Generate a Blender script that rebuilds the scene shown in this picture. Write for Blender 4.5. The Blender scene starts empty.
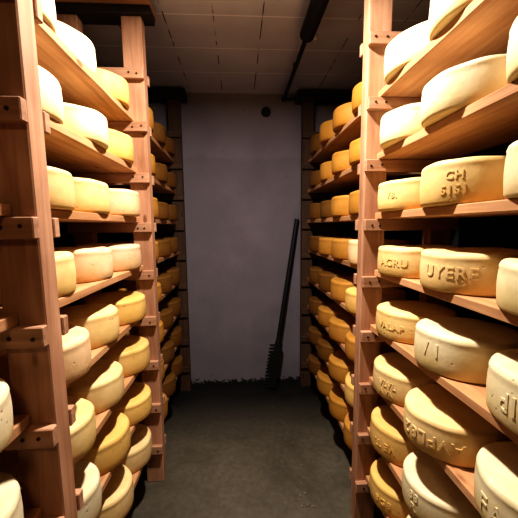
import bpy, bmesh, math, random
from mathutils import Vector, Matrix, noise

random.seed(7)
scene = bpy.context.scene
col = scene.collection

# ------------------------------------------------------------------ layout (metres, camera eye at the origin)
L = .23                     # shelf spacing
ZB0 = .670                  # underside of the topmost bearer
FLOOR, CEIL = -1.341, 1.02
XL, XR = -.4187, .5024        # aisle faces of the posts
YWALL = 2.70
BH, PT, PW, BT = .046, .058, .09, .024    # bearer height, post thickness (y), post width (x), bearer thickness
BOARD_T = .025
WR, WH = .1345, .108         # cheese wheel radius / height

# ------------------------------------------------------------------ materials
def new_mat(name):
    m = bpy.data.materials.new(name); m.use_nodes = True
    nt = m.node_tree; nt.nodes.clear()
    out = nt.nodes.new('ShaderNodeOutputMaterial'); b = nt.nodes.new('ShaderNodeBsdfPrincipled')
    nt.links.new(b.outputs[0], out.inputs[0])
    return m, nt, b
def N(nt, t, **kw):
    n = nt.nodes.new(t)
    for k, v in kw.items():
        if k in ('operation', 'blend_type', 'data_type', 'noise_dimensions', 'feature', 'wave_type'): setattr(n, k, v)
        else: n.inputs[k].default_value = v
    return n
def ramp(nt, fac, stops):
    r = nt.nodes.new('ShaderNodeValToRGB'); e = r.color_ramp.elements
    while len(e) < len(stops): e.new(.5)
    for el, (p, c) in zip(e, stops): el.position = p; el.color = (*c, 1)
    nt.links.new(fac, r.inputs[0]); return r
def mix(nt, fac, a, b, mode='MIX'):
    m = nt.nodes.new('ShaderNodeMix'); m.data_type = 'RGBA'; m.blend_type = mode
    for s, v in ((m.inputs[0], fac), (m.inputs[6], a), (m.inputs[7], b)):
        if hasattr(v, 'is_linked'): nt.links.new(v, s)
        elif isinstance(v, (int, float)): s.default_value = v
        else: s.default_value = (*v, 1)
    return m.outputs[2]
def bump(nt, b, h, strength, dist=.01):
    n = N(nt, 'ShaderNodeBump', Strength=strength, Distance=dist)
    nt.links.new(h, n.inputs['Height']); nt.links.new(n.outputs[0], b.inputs['Normal'])

def wood(name, axis, dark, light, rough=.75):
    m, nt, b = new_mat(name)
    tc = nt.nodes.new('ShaderNodeTexCoord'); oi = nt.nodes.new('ShaderNodeObjectInfo')
    add = N(nt, 'ShaderNodeVectorMath', operation='ADD'); sc = N(nt, 'ShaderNodeVectorMath', operation='SCALE'); sc.inputs['Scale'].default_value = 37.
    cmb = nt.nodes.new('ShaderNodeCombineXYZ')
    for i in range(3): nt.links.new(oi.outputs['Random'], cmb.inputs[i])
    nt.links.new(cmb.outputs[0], sc.inputs[0])
    nt.links.new(tc.outputs['Object'], add.inputs[0]); nt.links.new(sc.outputs[0], add.inputs[1])
    mp = nt.nodes.new('ShaderNodeMapping'); s = [26., 26., 26.]; s[axis] = 1.6; mp.inputs['Scale'].default_value = s
    nt.links.new(add.outputs[0], mp.inputs[0])
    n1 = N(nt, 'ShaderNodeTexNoise', Scale=1.5, Detail=6., Roughness=.6, Distortion=.6); nt.links.new(mp.outputs[0], n1.inputs['Vector'])
    n2 = N(nt, 'ShaderNodeTexNoise', Scale=5., Detail=3.); nt.links.new(add.outputs[0], n2.inputs['Vector'])
    r1 = ramp(nt, n1.outputs[0], [(.3, dark), (.62, light)])
    r2 = ramp(nt, n2.outputs[0], [(.3, (.72, .66, .6)), (.65, (1.05, 1.03, 1.))])
    c = mix(nt, .8, r1.outputs[0], r2.outputs[0], 'MULTIPLY')
    # knots
    v = N(nt, 'ShaderNodeTexVoronoi', Scale=1.); mp2 = nt.nodes.new('ShaderNodeMapping'); s2 = [9., 9., 9.]; s2[axis] = 3.5; mp2.inputs['Scale'].default_value = s2
    nt.links.new(add.outputs[0], mp2.inputs[0]); nt.links.new(mp2.outputs[0], v.inputs['Vector'])
    rk = ramp(nt, v.outputs['Distance'], [(.05, (.35, .22, .14)), (.1, (1, 1, 1))])
    c = mix(nt, .8, c, rk.outputs[0], 'MULTIPLY')
    nt.links.new(c, b.inputs['Base Color']); b.inputs['Roughness'].default_value = rough
    bump(nt, b, n1.outputs[0], .25, .004)
    return m

POST_W = wood('post_wood', 2, (.37, .18, .095), (.56, .32, .205))
SHADED_POST = wood('shaded_post_wood', 2, (.065, .032, .018), (.11, .058, .032))  # back frames' posts and bearers: dim far end painted into the wood colour
SHADED_BEAR = wood('shaded_bearer_wood', 0, (.065, .032, .018), (.11, .058, .032))
BEAR_W = wood('bearer_wood', 0, (.36, .18, .10), (.53, .31, .20))
BOARD_W = wood('board_wood', 1, (.42, .205, .085), (.60, .34, .18))
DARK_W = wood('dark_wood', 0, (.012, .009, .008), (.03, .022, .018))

def cheese_mat():
    m, nt, b = new_mat('cheese_rind')
    tc = nt.nodes.new('ShaderNodeTexCoord'); oi = nt.nodes.new('ShaderNodeObjectInfo')
    add = N(nt, 'ShaderNodeVectorMath', operation='ADD'); cmb = nt.nodes.new('ShaderNodeCombineXYZ')
    mu = N(nt, 'ShaderNodeMath', operation='MULTIPLY'); mu.inputs[1].default_value = 23.
    nt.links.new(oi.outputs['Random'], mu.inputs[0])
    for i in range(3): nt.links.new(mu.outputs[0], cmb.inputs[i])
    nt.links.new(tc.outputs['Object'], add.inputs[0]); nt.links.new(cmb.outputs[0], add.inputs[1])
    n1 = N(nt, 'ShaderNodeTexNoise', Scale=9., Detail=5., Roughness=.6); nt.links.new(add.outputs[0], n1.inputs['Vector'])
    n2 = N(nt, 'ShaderNodeTexNoise', Scale=70., Detail=4.); nt.links.new(add.outputs[0], n2.inputs['Vector'])
    r1 = ramp(nt, n1.outputs[0], [(.3, (.84, .76, .6)), (.68, (1.06, 1.06, 1.1))])
    c = mix(nt, .85, oi.outputs['Color'], r1.outputs[0], 'MULTIPLY')
    # a warmer band towards the foot of the rim
    sp = nt.nodes.new('ShaderNodeSeparateXYZ'); nt.links.new(tc.outputs['Object'], sp.inputs[0])
    mr = N(nt, 'ShaderNodeMapRange'); mr.inputs['From Min'].default_value = 0.; mr.inputs['From Max'].default_value = .1
    nt.links.new(sp.outputs[2], mr.inputs[0])
    rz = ramp(nt, mr.outputs[0], [(0., (.86, .74, .5)), (.6, (1, 1, 1))])
    c = mix(nt, .8, c, rz.outputs[0], 'MULTIPLY')
    # small pits
    v = N(nt, 'ShaderNodeTexVoronoi', Scale=48.); nt.links.new(add.outputs[0], v.inputs['Vector'])
    n3 = N(nt, 'ShaderNodeTexNoise', Scale=14., Detail=1.); nt.links.new(add.outputs[0], n3.inputs['Vector'])
    pit = ramp(nt, v.outputs['Distance'], [(.06, (0, 0, 0)), (.2, (1, 1, 1))])
    msk = ramp(nt, n3.outputs[0], [(.55, (1, 1, 1)), (.62, (0, 0, 0))])
    pm = mix(nt, 1., pit.outputs[0], msk.outputs[0], 'LIGHTEN')
    c = mix(nt, .35, c, pm, 'MULTIPLY')
    nt.links.new(c, b.inputs['Base Color'])
    b.inputs['Roughness'].default_value = .55
    b.inputs['Specular IOR Level'].default_value = .25
    b.inputs['Subsurface Weight'].default_value = .0
    hb = mix(nt, .6, n2.outputs[0], pm)
    bump(nt, b, hb, .35, .004)
    return m
CHEESE = cheese_mat()

def plain(name, c, rough=.6, metal=0., var=.25, scale=20.):
    m, nt, b = new_mat(name)
    n1 = N(nt, 'ShaderNodeTexNoise', Scale=scale, Detail=4.)
    tc = nt.nodes.new('ShaderNodeTexCoord'); nt.links.new(tc.outputs['Object'], n1.inputs['Vector'])
    r = ramp(nt, n1.outputs[0], [(.3, tuple(x * (1 - var) for x in c)), (.7, tuple(min(1, x * (1 + var)) for x in c))])
    nt.links.new(r.outputs[0], b.inputs['Base Color'])
    b.inputs['Roughness'].default_value = rough; b.inputs['Metallic'].default_value = metal
    return m
BLACK = plain('black_paint', (.006, .006, .007), .6)
BRISTLE = plain('bristle', (.01, .009, .01), .9)
IRON = plain('nail_iron', (.05, .03, .02), .6, .6)
WHITE = plain('white_plastic', (.7, .7, .7), .5)
CRUMB = plain('crumb', (.16, .13, .085), .8)
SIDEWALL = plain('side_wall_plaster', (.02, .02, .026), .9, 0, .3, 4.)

def wall_mat():
    m, nt, b = new_mat('back_wall_plaster')
    g = nt.nodes.new('ShaderNodeNewGeometry'); sp = nt.nodes.new('ShaderNodeSeparateXYZ'); nt.links.new(g.outputs['Position'], sp.inputs[0])
    n1 = N(nt, 'ShaderNodeTexNoise', Scale=3., Detail=6., Roughness=.55); nt.links.new(g.outputs['Position'], n1.inputs['Vector'])
    r1 = ramp(nt, n1.outputs[0], [(.3, (.21, .188, .22)), (.7, (.27, .24, .275))])
    n4 = N(nt, 'ShaderNodeTexNoise', Scale=5., Detail=3.); nt.links.new(g.outputs['Position'], n4.inputs['Vector'])
    e1 = N(nt, 'ShaderNodeMath', operation='MULTIPLY_ADD'); nt.links.new(n4.outputs[0], e1.inputs[0]); e1.inputs[1].default_value = .14; nt.links.new(sp.outputs[2], e1.inputs[2])
    mr2 = N(nt, 'ShaderNodeMapRange'); mr2.inputs['From Min'].default_value = .595; mr2.inputs['From Max'].default_value = .63; nt.links.new(e1.outputs[0], mr2.inputs[0])
    up = mix(nt, mr2.outputs[0], (.95, .93, .93), (1.12, 1.1, 1.12))
    wallc = mix(nt, 1., r1.outputs[0], up, 'MULTIPLY')
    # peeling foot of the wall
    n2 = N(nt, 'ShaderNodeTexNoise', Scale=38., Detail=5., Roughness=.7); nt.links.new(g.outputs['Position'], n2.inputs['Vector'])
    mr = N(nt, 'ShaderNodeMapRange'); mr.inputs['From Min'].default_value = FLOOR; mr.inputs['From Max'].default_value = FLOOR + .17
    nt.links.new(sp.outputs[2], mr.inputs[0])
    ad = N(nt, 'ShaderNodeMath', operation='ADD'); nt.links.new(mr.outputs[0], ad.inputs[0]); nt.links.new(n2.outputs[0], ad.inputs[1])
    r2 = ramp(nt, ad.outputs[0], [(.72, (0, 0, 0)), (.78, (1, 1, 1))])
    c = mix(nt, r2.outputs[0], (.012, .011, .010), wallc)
    # scattered chips
    v = N(nt, 'ShaderNodeTexVoronoi', Scale=7.); nt.links.new(g.outputs['Position'], v.inputs['Vector'])
    rv = ramp(nt, v.outputs['Distance'], [(.03, (.25, .22, .2)), (.05, (1, 1, 1))])
    c = mix(nt, .7, c, rv.outputs[0], 'MULTIPLY')
    nt.links.new(c, b.inputs['Base Color']); b.inputs['Roughness'].default_value = .85
    bump(nt, b, n1.outputs[0], .35, .02)
    return m
def floor_mat():
    m, nt, b = new_mat('concrete_floor')
    g = nt.nodes.new('ShaderNodeNewGeometry')
    n1 = N(nt, 'ShaderNodeTexNoise', Scale=2.6, Detail=7., Roughness=.6, Distortion=.5); nt.links.new(g.outputs['Position'], n1.inputs['Vector'])
    n2 = N(nt, 'ShaderNodeTexNoise', Scale=40., Detail=4.); nt.links.new(g.outputs['Position'], n2.inputs['Vector'])
    r1 = ramp(nt, n1.outputs[0], [(.3, (.062, .051, .035)), (.7, (.14, .117, .083))])
    r2 = ramp(nt, n2.outputs[0], [(.3, (.75, .75, .75)), (.7, (1.1, 1.1, 1.1))])
    c = mix(nt, .8, r1.outputs[0], r2.outputs[0], 'MULTIPLY')
    v = N(nt, 'ShaderNodeTexVoronoi', Scale=5.); nt.links.new(g.outputs['Position'], v.inputs['Vector'])
    rv = ramp(nt, v.outputs['Distance'], [(.03, (.3, .3, .3)), (.05, (1, 1, 1))])
    c = mix(nt, .6, c, rv.outputs[0], 'MULTIPLY')
    # shade painted into the floor colour, deepening towards the back wall
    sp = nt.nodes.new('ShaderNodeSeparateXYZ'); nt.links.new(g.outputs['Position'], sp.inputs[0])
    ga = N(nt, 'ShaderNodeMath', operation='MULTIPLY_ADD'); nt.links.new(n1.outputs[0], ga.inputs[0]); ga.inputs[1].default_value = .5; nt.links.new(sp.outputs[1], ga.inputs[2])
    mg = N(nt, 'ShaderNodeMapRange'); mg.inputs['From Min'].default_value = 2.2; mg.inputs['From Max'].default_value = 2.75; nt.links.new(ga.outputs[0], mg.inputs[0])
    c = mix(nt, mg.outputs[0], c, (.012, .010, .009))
    nt.links.new(c, b.inputs['Base Color']); b.inputs['Roughness'].default_value = .6
    bump(nt, b, n1.outputs[0], .3, .01)
    return m
def ceiling_mat():
    # square ceiling blocks with pale and dark joints, worked out from world position
    m, nt, b = new_mat('ceiling_blocks')
    g = nt.nodes.new('ShaderNodeNewGeometry'); sp = nt.nodes.new('ShaderNodeSeparateXYZ'); nt.links.new(g.outputs['Position'], sp.inputs[0])
    def joint(sock, off, step, width):
        a = N(nt, 'ShaderNodeMath', operation='SUBTRACT'); nt.links.new(sock, a.inputs[0]); a.inputs[1].default_value = off
        d = N(nt, 'ShaderNodeMath', operation='DIVIDE'); nt.links.new(a.outputs[0], d.inputs[0]); d.inputs[1].default_value = step
        f = N(nt, 'ShaderNodeMath', operation='PINGPONG'); nt.links.new(d.outputs[0], f.inputs[0]); f.inputs[1].default_value = .5
        l = N(nt, 'ShaderNodeMath', operation='LESS_THAN'); nt.links.new(f.outputs[0], l.inputs[0]); l.inputs[1].default_value = width / step / 2
        return l.outputs[0]
    jy = joint(sp.outputs[1], 1.748, .30, .008)
    jx = joint(sp.outputs[0], -.104, .24, .006)
    n1 = N(nt, 'ShaderNodeTexNoise', Scale=4., Detail=6.); nt.links.new(g.outputs['Position'], n1.inputs['Vector'])
    r1 = ramp(nt, n1.outputs[0], [(.3, (.44, .42, .54)), (.7, (.56, .54, .66))])
    n2 = N(nt, 'ShaderNodeTexNoise', Scale=9., Detail=2.); nt.links.new(g.outputs['Position'], n2.inputs['Vector'])
    rb = ramp(nt, n2.outputs[0], [(.45, (0, 0, 0)), (.55, (1, 1, 1))])
    mm = N(nt, 'ShaderNodeMath', operation='MULTIPLY'); nt.links.new(jx, mm.inputs[0]); nt.links.new(rb.outputs[0], mm.inputs[1])
    c = mix(nt, jy, r1.outputs[0], (.74, .71, .8))
    c = mix(nt, mm.outputs[0], c, (.06, .05, .05))
    nt.links.new(c, b.inputs['Base Color']); b.inputs['Roughness'].default_value = .85
    bump(nt, b, n1.outputs[0], .2, .01)
    return m

# ------------------------------------------------------------------ mesh helpers
def box(bm, x0, x1, y0, y1, z0, z1, bev=.003, seg=1):
    vs = [bm.verts.new((x, y, z)) for x in (x0, x1) for y in (y0, y1) for z in (z0, z1)]
    F = [(0, 1, 3, 2), (4, 6, 7, 5), (0, 4, 5, 1), (2, 3, 7, 6), (0, 2, 6, 4), (1, 5, 7, 3)]
    fs = [bm.faces.new([vs[i] for i in f]) for f in F]
    if bev:
        es = list({e for f in fs for e in f.edges})
        bmesh.ops.bevel(bm, geom=es, offset=bev, segments=seg, affect='EDGES')
def tube(bm, p0, p1, r0, r1=None, n=16, caps=True):
    r1 = r0 if r1 is None else r1
    p0, p1 = Vector(p0), Vector(p1); d = (p1 - p0).normalized()
    a = d.orthogonal().normalized(); b = d.cross(a)
    rings = []
    for p, r in ((p0, r0), (p1, r1)):
        rings.append([bm.verts.new(p + (a * math.cos(2 * math.pi * i / n) + b * math.sin(2 * math.pi * i / n)) * r) for i in range(n)])
    for i in range(n):
        bm.faces.new((rings[0][i], rings[0][(i + 1) % n], rings[1][(i + 1) % n], rings[1][i]))
    if caps: bm.faces.new(rings[0][::-1]); bm.faces.new(rings[1])
def lathe(bm, prof, n=64, wob=None):
    rings = []
    for r, z in prof:
        if r < 1e-6: rings.append([bm.verts.new((0, 0, z))]); continue
        ring = []
        for i in range(n):
            t = 2 * math.pi * i / n
            rr, zz = (r, z) if wob is None else wob(r, z, t)
            ring.append(bm.verts.new((rr * math.cos(t), rr * math.sin(t), zz)))
        rings.append(ring)
    for A, B in zip(rings, rings[1:]):
        for i in range(n):
            j = (i + 1) % n
            if len(A) == 1: bm.faces.new((A[0], B[j], B[i]))
            elif len(B) == 1: bm.faces.new((A[i], A[j], B[0]))
            else: bm.faces.new((A[i], A[j], B[j], B[i]))
def to_mesh(name, bm, mat, smooth=None):
    bmesh.ops.recalc_face_normals(bm, faces=bm.faces)
    me = bpy.data.meshes.new(name); bm.to_mesh(me); bm.free()
    if mat: me.materials.append(mat)
    if smooth is not None:
        me.shade_smooth()
        me.set_sharp_from_angle(angle=math.radians(smooth))
    return me
def link(name, me, parent=None, loc=(0, 0, 0)):
    o = bpy.data.objects.new(name, me); col.objects.link(o); o.location = loc
    if parent: o.parent = parent
    return o
def obj(name, bm, mat, parent=None, smooth=None, loc=(0, 0, 0)):
    return link(name, to_mesh(name, bm, mat, smooth), parent, loc)
def tag(o, label, cat, group=None, kind=None):
    o['label'] = label; o['category'] = cat
    if group: o['group'] = group
    if kind: o['kind'] = kind
    return o
def empty(name, loc, label, cat, group=None):
    o = bpy.data.objects.new(name, None); col.objects.link(o); o.location = loc; o.empty_display_size = .05
    return tag(o, label, cat, group)
def struct(name, bm, mat):
    o = obj(name, bm, mat); o['kind'] = 'structure'; return o

# ------------------------------------------------------------------ room
WXL, WXR, YBACK = -.90, 1.0, -1.6
def slab(name, mat, *b):
    bm = bmesh.new(); box(bm, *b, bev=0); return struct(name, bm, mat)
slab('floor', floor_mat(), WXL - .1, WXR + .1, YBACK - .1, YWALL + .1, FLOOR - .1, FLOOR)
slab('ceiling', ceiling_mat(), WXL - .1, WXR + .1, YBACK - .1, YWALL + .1, CEIL, CEIL + .1)
# back wall, slightly uneven
bm = bmesh.new()
nx, nz = 60, 70
grid = [[None] * (nz + 1) for _ in range(nx + 1)]
for i in range(nx + 1):
    for k in range(nz + 1):
        x = WXL + (WXR - WXL) * i / nx; z = FLOOR + (CEIL - FLOOR) * k / nz
        d = noise.noise(Vector((x * 2.2, z * 1.6, 3.1))) * .012 + noise.noise(Vector((x * 7, z * 7, 9))) * .003
        # plaster ledge across the upper left of the wall
        led = .53 + .05 * noise.noise(Vector((x * 3, 0, 1))) - .05 * max(0, x + .15)
        d += .012 / (1 + math.exp((z - led) * 90)) * (1 if x < .05 else max(0, 1 - (x - .05) * 5))
        grid[i][k] = bm.verts.new((x, YWALL - .006 - d * .8 + .004, z))
for i in range(nx):
    for k in range(nz):
        bm.faces.new((grid[i][k], grid[i + 1][k], grid[i + 1][k + 1], grid[i][k + 1]))
box(bm, WXL - .1, WXR + .1, YWALL + .02, YWALL + .1, FLOOR, CEIL, bev=0)
w = struct('wall_back', bm, wall_mat())
for p in w.data.polygons: p.use_smooth = True
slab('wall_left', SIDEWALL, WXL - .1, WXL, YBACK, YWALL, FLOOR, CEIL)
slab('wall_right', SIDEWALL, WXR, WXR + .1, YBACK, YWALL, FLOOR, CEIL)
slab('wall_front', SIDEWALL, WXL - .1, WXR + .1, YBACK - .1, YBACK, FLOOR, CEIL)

# ------------------------------------------------------------------ rack frames
DEPTH = .37
def zb(k): return ZB0 - L * k
nail_bm = bmesh.new(); tube(nail_bm, (0, -.0022, 0), (0, .003, 0), .0042, n=10); NAIL = to_mesh('nail', nail_bm, IRON)
def frame(side, y0, label, near=True, far=True, dz=0., nails=True, beam_front=.07, ragged=False):
    s = -1 if side == 'L' else 1
    xa = XL if s < 0 else XR
    def xs(a, b): return sorted((xa + s * a, xa + s * b))
    root = empty('rack_frame', (xa + s * DEPTH / 2, y0 + PT / 2, FLOOR), label, 'rack frame', 'timber frames carrying the shelves')
    inv = Vector(root.location)
    def part(name, bm, mat, par=root, smooth=None):
        bmesh.ops.translate(bm, vec=-inv, verts=bm.verts)
        return obj(name, bm, mat, par, smooth)
    ztop = .942
    for a, b in ((0, PW), (DEPTH - PW, DEPTH)):
        bm = bmesh.new(); x0, x1 = xs(a, b); box(bm, x0, x1, y0, y0 + PT, FLOOR, ztop, .003, 1); part('post', bm, POST_W if nails else SHADED_POST)
    x0, x1 = xs(-.045, DEPTH + .02)
    bm = bmesh.new(); box(bm, x0, x1, y0 - .02, y0 + PT + .02, ztop, ztop + .036, .003); part('top_beam', bm, DARK_W)
    bm = bmesh.new(); box(bm, x0, x1 , y0 - .05, y0 + PT + .05, ztop + .0365, ztop + .062, .002)
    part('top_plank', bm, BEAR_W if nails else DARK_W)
    for k in range(0, 9):
        for side_y in (0, 1):
            if (side_y == 0 and not near) or (side_y == 1 and not far): continue
            ya, yb = (y0 - BT, y0 - .0005) if side_y == 0 else (y0 + PT + .0005, y0 + PT + BT)
            e = -.004 + random.uniform(-.002, .003)
            x0, x1 = xs(e, DEPTH + random.uniform(0, .015))
            z = zb(k) + dz
            bm = bmesh.new(); box(bm, x0, x1, ya, yb, z, z + BH - .0006, .0025, 1); bo = part('bearer', bm, BEAR_W if nails else SHADED_BEAR)
            if side_y == 0 and nails:
                for a in (.022, .062):
                    nl = link('nail', NAIL, bo)
                    nl.location = Vector((xa + s * (a + random.uniform(-.006, .006)), ya, z + BH * (.5 + random.uniform(-.12, .12)))) - inv
    return root

YNL, YML, YBL = .722, 1.635, 2.612
YNR, YMR, YBR = .375, 1.3133, 2.612
DZN = 0.
frame('L', YNL, 'big near timber rack frame at the left edge with orange front face', dz=DZN)
frame('L', YML, 'middle pale timber rack frame on left side, topped by plank and black beam')
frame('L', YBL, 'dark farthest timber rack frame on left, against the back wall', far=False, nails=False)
frame('R', YMR, 'tall pinkish timber rack frame on right side of aisle')
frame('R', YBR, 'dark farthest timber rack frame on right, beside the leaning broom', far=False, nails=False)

# ------------------------------------------------------------------ boards and cheeses
ORD = ['top', 'second', 'third', 'fourth', 'fifth', 'sixth', 'seventh', 'bottom']
SHELF = ['top shelf'] + [o + ' shelf down' for o in ORD[1:7]] + ['bottom shelf']
BO = .059     # how far the board front sits behind the post face
def board(side, ya, yb, k, za, zb_, label, group):
    s = -1 if side == 'L' else 1
    xf = (XL if s < 0 else XR) + s * (BO + random.uniform(-.006, .006) - (.013 if s > 0 else .007))
    xb = xf + s * .30
    x0, x1 = sorted((xf, xb))
    bm = bmesh.new()
    cx, cy = (x0 + x1) / 2, (ya + yb) / 2
    # plank with a few cuts along its length so the front edge can waver
    n = 14
    prev = None; rows = []
    for i in range(n + 1):
        y = ya + (yb - ya) * i / n; z = za + (zb_ - za) * i / n
        w = .0022 * noise.noise(Vector((y * 6, k * 3.1, s * 2 + 5)))
        xa_, xb_ = (x0 + (w if s > 0 else 0), x1 + (w if s < 0 else 0))
        rows.append([bm.verts.new((px - cx, y - cy, z + pz - za)) for px, pz in ((xa_, 0), (xb_, 0), (xb_, BOARD_T), (xa_, BOARD_T))])
    for A, B in zip(rows, rows[1:]):
        for j in range(4): bm.faces.new((A[j], A[(j + 1) % 4], B[(j + 1) % 4], B[j]))
    bm.faces.new(rows[0][::-1]); bm.faces.new(rows[-1])
    bmesh.ops.recalc_face_normals(bm, faces=bm.faces)
    es = [e for e in bm.edges if e.calc_face_angle(0) > .9]
    bmesh.ops.bevel(bm, geom=es, offset=.002, segments=1, affect='EDGES')
    o = obj('shelf_board', bm, BOARD_W, None, None, (cx, cy, za))
    return tag(o, label, 'shelf board', group)

def wheel_bm(seed, R=WR, H=WH, n=72):
    rnd = random.Random(seed)
    ph = [rnd.uniform(0, 6.28) for _ in range(6)]
    prof = [(0, 0), (R * .5, 0), (R - .022, .0), (R - .008, .0006), (R - .0025, .003), (R + .0004, .009), (R + .002, .03), (R + .0028, H * .5), (R + .0018, H - .03),
            (R + .0004, H - .0175), (R + .0014, H - .0135), (R + .0002, H - .0100), (R - .0016, H - .0052), (R - .0055, H - .0016), (R - .012, H), (R - .035, H + .0006), (R * .5, H + .001), (0, H)]
    def wob(r, z, t):
        e = r / R
        rr = r + e * (.0018 * math.sin(2 * t + ph[0]) + .0012 * math.sin(3 * t + ph[1]) + .0008 * math.sin(7 * t + ph[2]))
        zz = z + (z / H) * e * (.0022 * math.sin(t + ph[3]) + .0013 * math.sin(3 * t + ph[4]) + .0006 * math.sin(9 * t + ph[5]))
        return rr, zz
    bm = bmesh.new(); lathe(bm, prof, n, wob)
    side = [(r, z) for r, z in prof[4:13]]
    def radius(z, t):
        z = max(side[0][1], min(side[-1][1], z))
        for (ra, za), (rb, zb2) in zip(side, side[1:]):
            if za <= z <= zb2: return wob(ra + (rb - ra) * (z - za) / max(1e-6, zb2 - za), z, t)[0]
        return R
    return bm, radius
WHEELS = [to_mesh('cheese_wheel', wheel_bm(i)[0], CHEESE, 50) for i in range(6)]

def text_into(bm, radius, text, size, phi0, zc, flip=False, R=WR, depth=.0021):
    """raised letters bent round the rim: each text line is built flat, then wrapped"""
    cu = bpy.data.curves.new('lettering', 'FONT'); cu.body = text; cu.size = size
    cu.align_x = 'CENTER'; cu.align_y = 'CENTER'; cu.extrude = .001; cu.resolution_u = 3; cu.space_character = 1.12; cu.offset = .0004
    to = bpy.data.objects.new('lettering', cu); col.objects.link(to)
    bpy.context.view_layer.update()
    dg = bpy.context.evaluated_depsgraph_get()
    me = to.evaluated_get(dg).to_mesh()
    vs = []
    for v in me.vertices:
        x, y, d = v.co
        if flip: x, y = -x, -y
        t = phi0 + x / R
        r = radius(zc + y, t) + (depth if d > 0 else -.005)
        vs.append(bm.verts.new((r * math.cos(t), r * math.sin(t), zc + y)))
    for p in me.polygons:
        try: bm.faces.new([vs[i] for i in p.vertices])
        except ValueError: pass
    to.evaluated_get(dg).to_mesh_clear()
    bpy.data.objects.remove(to); bpy.data.curves.remove(cu)

# base rind tints (linear), the two darkest with the back racks' shade painted in
PALE = (.80, .70, .48); CREAM = (.79, .60, .31); GOLD = (.77, .52, .19); DIM_AMBER = (.52, .27, .06); TAN = (.80, .58, .37); SHADED_AMBER = (.20, .095, .022)
TINT_WORD = {PALE: 'pale cream', CREAM: 'cream yellow', GOLD: 'golden yellow', DIM_AMBER: 'dim amber yellow', TAN: 'tan brown', SHADED_AMBER: 'shaded amber'}

def cheese(x, y, z, tint, label, group, imprint=None, rz=None, tilt=0., sc=1., hs=1.):
    if imprint:
        bm, rad = wheel_bm(hash_seed(x, y, z))
        for args in imprint: text_into(bm, rad, *args)
        me = to_mesh('cheese_wheel', bm, CHEESE, 50)
        o = link('cheese_wheel', me); rz = 0
    else:
        o = link('cheese_wheel', random.choice(WHEELS))
        rz = random.uniform(0, 6.28)
    o.location = (x, y, z); o.rotation_euler = (tilt, 0, rz); o.scale = (sc, sc, hs)
    j = [random.uniform(.94, 1.05) for _ in range(2)]
    o.color = (min(1, tint[0] * j[0]), tint[1] * j[0], tint[2] * j[0] * j[1], 1)
    return tag(o, label, 'cheese', group)
def hash_seed(x, y, z): return int(abs(x * 9173 + y * 7919 + z * 6101) * 10)

# writing seen on the near wheels of the right rack: (row from top, place from near) -> lines
D = math.radians
IMP = {
    (3, 1): [('CH', .030, D(214), .070), ('5151', .030, D(214), .034)],
    (3, 2): [('V8.', .030, D(205), .052)],
    (4, 2): [('ACRU', .038, D(207), .052)],
    (4, 1): [('UYERE', .044, D(209), .054)],
    (4, 0): [('8.1', .036, D(196), .078), ('HE', .036, D(194), .038)],
    (5, 2): [('VALAP', .032, D(205), .052)],
    (5, 1): [('/ I', .05, D(196), .062)],
    (5, 0): [('dIP', .056, D(189), .050)],
    (6, 2): [('VLVL', .030, D(206), .06), ('A VA', .024, D(204), .028)],
    (6, 1): [('AVPL82', .048, D(211), .050, True)],
    (6, 0): [('FA2L', .056, D(194), .046)],
    (7, 2): [('VE T.', .036, D(206), .050, True)],
    (7, 1): [('88', .032, D(192), .070), ('R', .032, D(192), .036)],
    (8, 2): [('8G8', .038, D(206), .050)],
}
IMPWORD = {(3, 1): 'stamped CH 5151', (4, 1): 'stamped UYERE', (4, 2): 'stamped ACRU', (6, 1): 'with upside-down 82 stamp',
           (5, 1): 'with scratch marks', (7, 1): 'stamped 88 over R', (8, 2): 'stamped 8G8'}

def bay(side, ya, yb, centres, za=0., zb_=0., bayname='', tints=None, rows=range(1, 9), places=None, imp=False, xs=0., skip=()):
    s = -1 if side == 'L' else 1
    for k in rows:
        z0, z1 = zb(k) + BH + za, zb(k) + BH + zb_
        board(side, ya, yb, k, z0, z1, '%s shelf board of the %s' % (ORD[k - 1] if ORD[k - 1] != 'top' else 'topmost', bayname) + ', pale timber under cheese wheels', 'shelf boards')
        for i, yc in enumerate(centres):
            if (k, i) in skip: continue
            t = (yc - ya) / (yb - ya)
            z = z0 + (z1 - z0) * t + BOARD_T + .0006
            tilt = math.atan2(z1 - z0, yb - ya)
            hs = random.uniform(.95, 1.05); sc = random.uniform(.985, 1.01) * (.98 if s < 0 else 1)
            xc = (-.572 if s < 0 else .652) + random.uniform(-.003, .003) + (DX.get((bayname, k), (0, 0, 0, 0)))[i]
            y = yc + random.uniform(-.0015, .0015)
            tint = tints(k, i)
            im = IMP.get((k, i)) if imp else None
            w = IMPWORD.get((k, i), '') if imp else ''
            n = len(centres)
            pl = places[i]
            lab = '%s cheese wheel%s, %s on %s, %s' % (TINT_WORD[tint], ' ' + w if w else '', pl, SHELF[k - 1], bayname)
            cheese(xc, y, z, tint, lab, 'cheese wheels on the ' + bayname, im, None, tilt, sc, hs)

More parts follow.
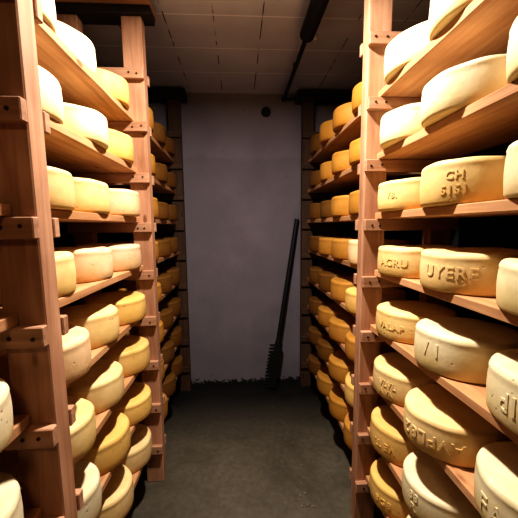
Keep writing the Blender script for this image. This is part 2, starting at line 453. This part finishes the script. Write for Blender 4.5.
# how far single wheels stand out from, or back of, their row
DX = {('left front rack', 1): (-.015, -.036, -.012), ('left front rack', 2): (-.018, -.012, -.010), ('left front rack', 6): (.005, -.008, .012), ('left front rack', 7): (.004, .003, .012),
      ('left front rack', 3): (-.012, -.018, .008), ('left front rack', 4): (-.024, -.026, 0), ('left front rack', 5): (.006, -.013, .006), ('right front rack', 2): (0, -.009, -.003), ('right front rack', 5): (.006, .008, .004), ('right front rack', 6): (-.004, -.016, .0), ('right front rack', 7): (0, -.012, 0),
      ('right front rack', 8): (0, 0, .004), ('right front rack', 4): (.014, .006, 0), ('right front rack', 3): (.014, -.004, -.006)}
def pick(*opts):
    def f(k, i): return random.choice(opts[min(i, len(opts) - 1)])
    return f
TL = {1: (PALE, PALE, GOLD), 2: (PALE, PALE, GOLD), 3: (CREAM, CREAM, TAN), 4: (CREAM, TAN, TAN), 5: (TAN, CREAM, GOLD), 6: (CREAM, CREAM, GOLD), 7: (PALE, GOLD, GOLD), 8: (PALE, CREAM, CREAM)}
TR = {1: (PALE, PALE, PALE), 2: (PALE, PALE, PALE), 3: (PALE, CREAM, CREAM), 4: (PALE, CREAM, CREAM), 5: (PALE, PALE, CREAM), 6: (PALE, CREAM, CREAM), 7: (PALE, PALE, GOLD), 8: (PALE, PALE, GOLD)}
def table(t): return lambda k, i: t[k][i]
g = .0015
three = ['nearest', 'middle', 'farthest']
bay('L', YNL + PT + g, YML - g, (.920, 1.208, 1.496), DZN, 0, 'left front rack', table(TL), places=three)
bay('L', -.20, YNL - g, (.575,), DZN, DZN, 'rack cut by left photo edge', pick((PALE,)), rows=range(3, 9), places=['alone'], skip=((3, 0), (4, 0), (7, 0), (8, 0)))
bay('L', YML + PT + g, YBL - g, (1.845, 2.145, 2.445), 0, 0, 'left back rack', pick((DIM_AMBER,), (SHADED_AMBER,), (SHADED_AMBER,)), places=three)
bay('R', YNR + PT + g, YMR - g, (.590, .886, 1.171), 0, 0, 'right front rack', table(TR), places=three, imp=True)
four = ['nearest', 'second', 'third', 'farthest']
bay('R', YMR + PT + g, YBR - g, (1.520, 1.805, 2.09, 2.385), 0, 0, 'right back rack', (lambda k, i: TAN if (k, i) == (4, 0) else random.choice(((GOLD, DIM_AMBER), (DIM_AMBER,), (SHADED_AMBER, DIM_AMBER), (SHADED_AMBER,))[i])), places=four)

# ------------------------------------------------------------------ broom leaning by the right back frame
foot = Vector((.245, 2.575, FLOOR)); topv = Vector((.474, 2.672, .06))
br = empty('broom', foot, 'black long-handled broom leaning against back wall at the end of the aisle', 'broom')
d = (topv - foot).normalized()
def rel(p): return Vector(p) - foot
side = Vector((-d.z, 0, d.x)).normalized()           # across the handle, towards the left
nrm = d.cross(side).normalized()
bm = bmesh.new(); tube(bm, d * .36, topv - foot, .02, .0185, 14); obj('handle', bm, BLACK, br, 40)
def obox(bm, c, hx, hy, hz):
    vs = [bm.verts.new(c + side * x * hx + nrm * y * hy + d * z * hz) for x in (-1, 1) for y in (-1, 1) for z in (-1, 1)]
    F = [(0, 1, 3, 2), (4, 6, 7, 5), (0, 4, 5, 1), (2, 3, 7, 6), (0, 2, 6, 4), (1, 5, 7, 3)]
    fs = [bm.faces.new([vs[i] for i in f]) for f in F]
    bmesh.ops.bevel(bm, geom=list({e for f in fs for e in f.edges}), offset=.006, segments=2, affect='EDGES')
bm = bmesh.new(); obox(bm, d * .212 - side * .008, .030, .022, .19); tube(bm, d * .39, d * .46, .026, .017, 14); obj('brush_head', bm, BLACK, br)
bm = bmesh.new()
for i in range(13):
    p = d * (.035 + i * .0285) + side * .018
    for yy in (-.012, .012):
        tube(bm, p + nrm * yy, p + nrm * yy + side * .048 - d * .006, .009, .0045, 8)
bt = obj('bristles', bm, BRISTLE, br); 

# ------------------------------------------------------------------ pipe under the ceiling
zp = CEIL - .05
pr = empty('ceiling_pipe', (.36, 1.9, CEIL), 'black pipe under ceiling, thick sleeve narrowing to thin tube towards back wall', 'pipe')
o0 = Vector(pr.location)
def P(x, y, z): return Vector((x, y, z)) - o0
bm = bmesh.new(); tube(bm, P(.372, .9, zp), P(.368, 1.80, zp), .038, .038, 24); tube(bm, P(.368, 1.80, zp), P(.368, 1.83, zp), .038, .022, 24); obj('sleeve', bm, BLACK, pr, 40)
bm = bmesh.new(); tube(bm, P(.368, 1.82, zp), P(.368, 2.655, zp), .0125, .0125, 14); obj('thin_tube', bm, BLACK, pr, 40)
bm = bmesh.new(); tube(bm, P(.36, 2.655, zp), P(.99, 2.655, zp), .010, .010, 12); tube(bm, P(.35, 2.655, zp), P(.385, 2.655, zp), .018, .018, 14); obj('side_tube', bm, BLACK, pr, 40)
bm = bmesh.new(); box(bm, .415 - o0.x, .44 - o0.x, 1.88 - o0.y, 1.905 - o0.y, CEIL - .022 - o0.z, CEIL - .001 - o0.z, .003); c_ = obj('clip', bm, WHITE, pr); c_['label'] = 'small white clip'
for yb_ in (1.2, 2.2):
    bm = bmesh.new(); tube(bm, P(.369, yb_, zp), P(.369, yb_, CEIL - .001), .006, .006, 8); obj('hanger', bm, BLACK, pr)

# ------------------------------------------------------------------ round black fitting on the back wall
c = Vector((.231, YWALL - .012, .888))
bm = bmesh.new()
prof = [(0, .004), (.018, .004), (.022, .012), (.031, .014), (.036, .008), (.037, -.008), (0, -.008)]
lathe(bm, prof, 28)
bmesh.ops.rotate(bm, cent=(0, 0, 0), matrix=Matrix.Rotation(math.pi / 2, 3, 'X'), verts=bm.verts)
tag(obj('wall_fitting', bm, BLACK, None, 40, c), 'small round black fitting high on the pale back wall', 'wall fitting')

# ------------------------------------------------------------------ crumbs on the floor by the right rack
bm = bmesh.new()
rnd = random.Random(3)
for i in range(38):
    t = rnd.random()
    x = .30 + .05 * rnd.gauss(0, .55) - .02 * t; y = 1.36 + 1.0 * t ** 1.6
    r = rnd.uniform(.002, .0075) * (1.2 - .5 * t)
    ret = bmesh.ops.create_icosphere(bm, subdivisions=1, radius=r)
    for v in ret['verts']:
        v.co.z = v.co.z * .5 * rnd.uniform(.7, 1.2); v.co.x *= rnd.uniform(.7, 1.4)
        v.co += Vector((x, y, FLOOR + r * .35))
tag(obj('crumbs', bm, CRUMB), 'pale crumbs scattered on concrete floor beside right rack', 'crumbs', kind='stuff')

# ------------------------------------------------------------------ light
def lamp(name, typ, loc, power, color, **kw):
    ld = bpy.data.lights.new(name, typ); ld.energy = power; ld.color = color
    for k, v in kw.items(): setattr(ld, k, v)
    o = bpy.data.objects.new(name, ld); col.objects.link(o); o.location = loc; return o
LX, LY, LZ = .04, 1.08, .96
lamp('ceiling_lamp', 'AREA', (LX, LY, LZ), 23.5, (1, .95, .88), shape='DISK', size=.10)
lamp('lower_fill', 'SPOT', (LX, LY, LZ), 40., (1, .95, .88), spot_size=D(72), spot_blend=1., shadow_soft_size=.04)  # extra beam added at the ceiling lamp to brighten the lower shelves

lamp('rear_fill', 'AREA', (-.05, -.75, .95), 5., (1, .70, .38), shape='DISK', size=.25)  # warm fill added behind the camera for the near left post's front

w = bpy.data.worlds.new('cellar_air'); scene.world = w; w.use_nodes = True
w.node_tree.nodes['Background'].inputs[0].default_value = (.5, .55, .7, 1); w.node_tree.nodes['Background'].inputs[1].default_value = .02

# ------------------------------------------------------------------ camera
pitch, yaw, roll, fpx = .1253, .0607, -.0102, 330.
Rt = Vector((math.cos(yaw), -math.sin(yaw), 0)); F1 = Vector((math.sin(yaw), math.cos(yaw), 0))
Fw = F1 * math.cos(pitch) - Vector((0, 0, math.sin(pitch))); Up = F1 * math.sin(pitch) + Vector((0, 0, math.cos(pitch)))
R2 = Rt * math.cos(roll) + Up * math.sin(roll); U2 = Up * math.cos(roll) - Rt * math.sin(roll)
cd = bpy.data.cameras.new('camera'); cd.sensor_width = 36; cd.sensor_fit = 'HORIZONTAL'; cd.lens = fpx * 36 / 518; cd.clip_start = .02; cd.shift_y = 9.52 / 518
cam = bpy.data.objects.new('camera', cd); col.objects.link(cam)
M = Matrix((R2, U2, -Fw)).transposed().to_4x4(); cam.matrix_world = M
scene.camera = cam
scene.view_settings.view_transform = 'Standard'
scene.view_settings.look = 'High Contrast'
scene.view_settings.exposure = .35
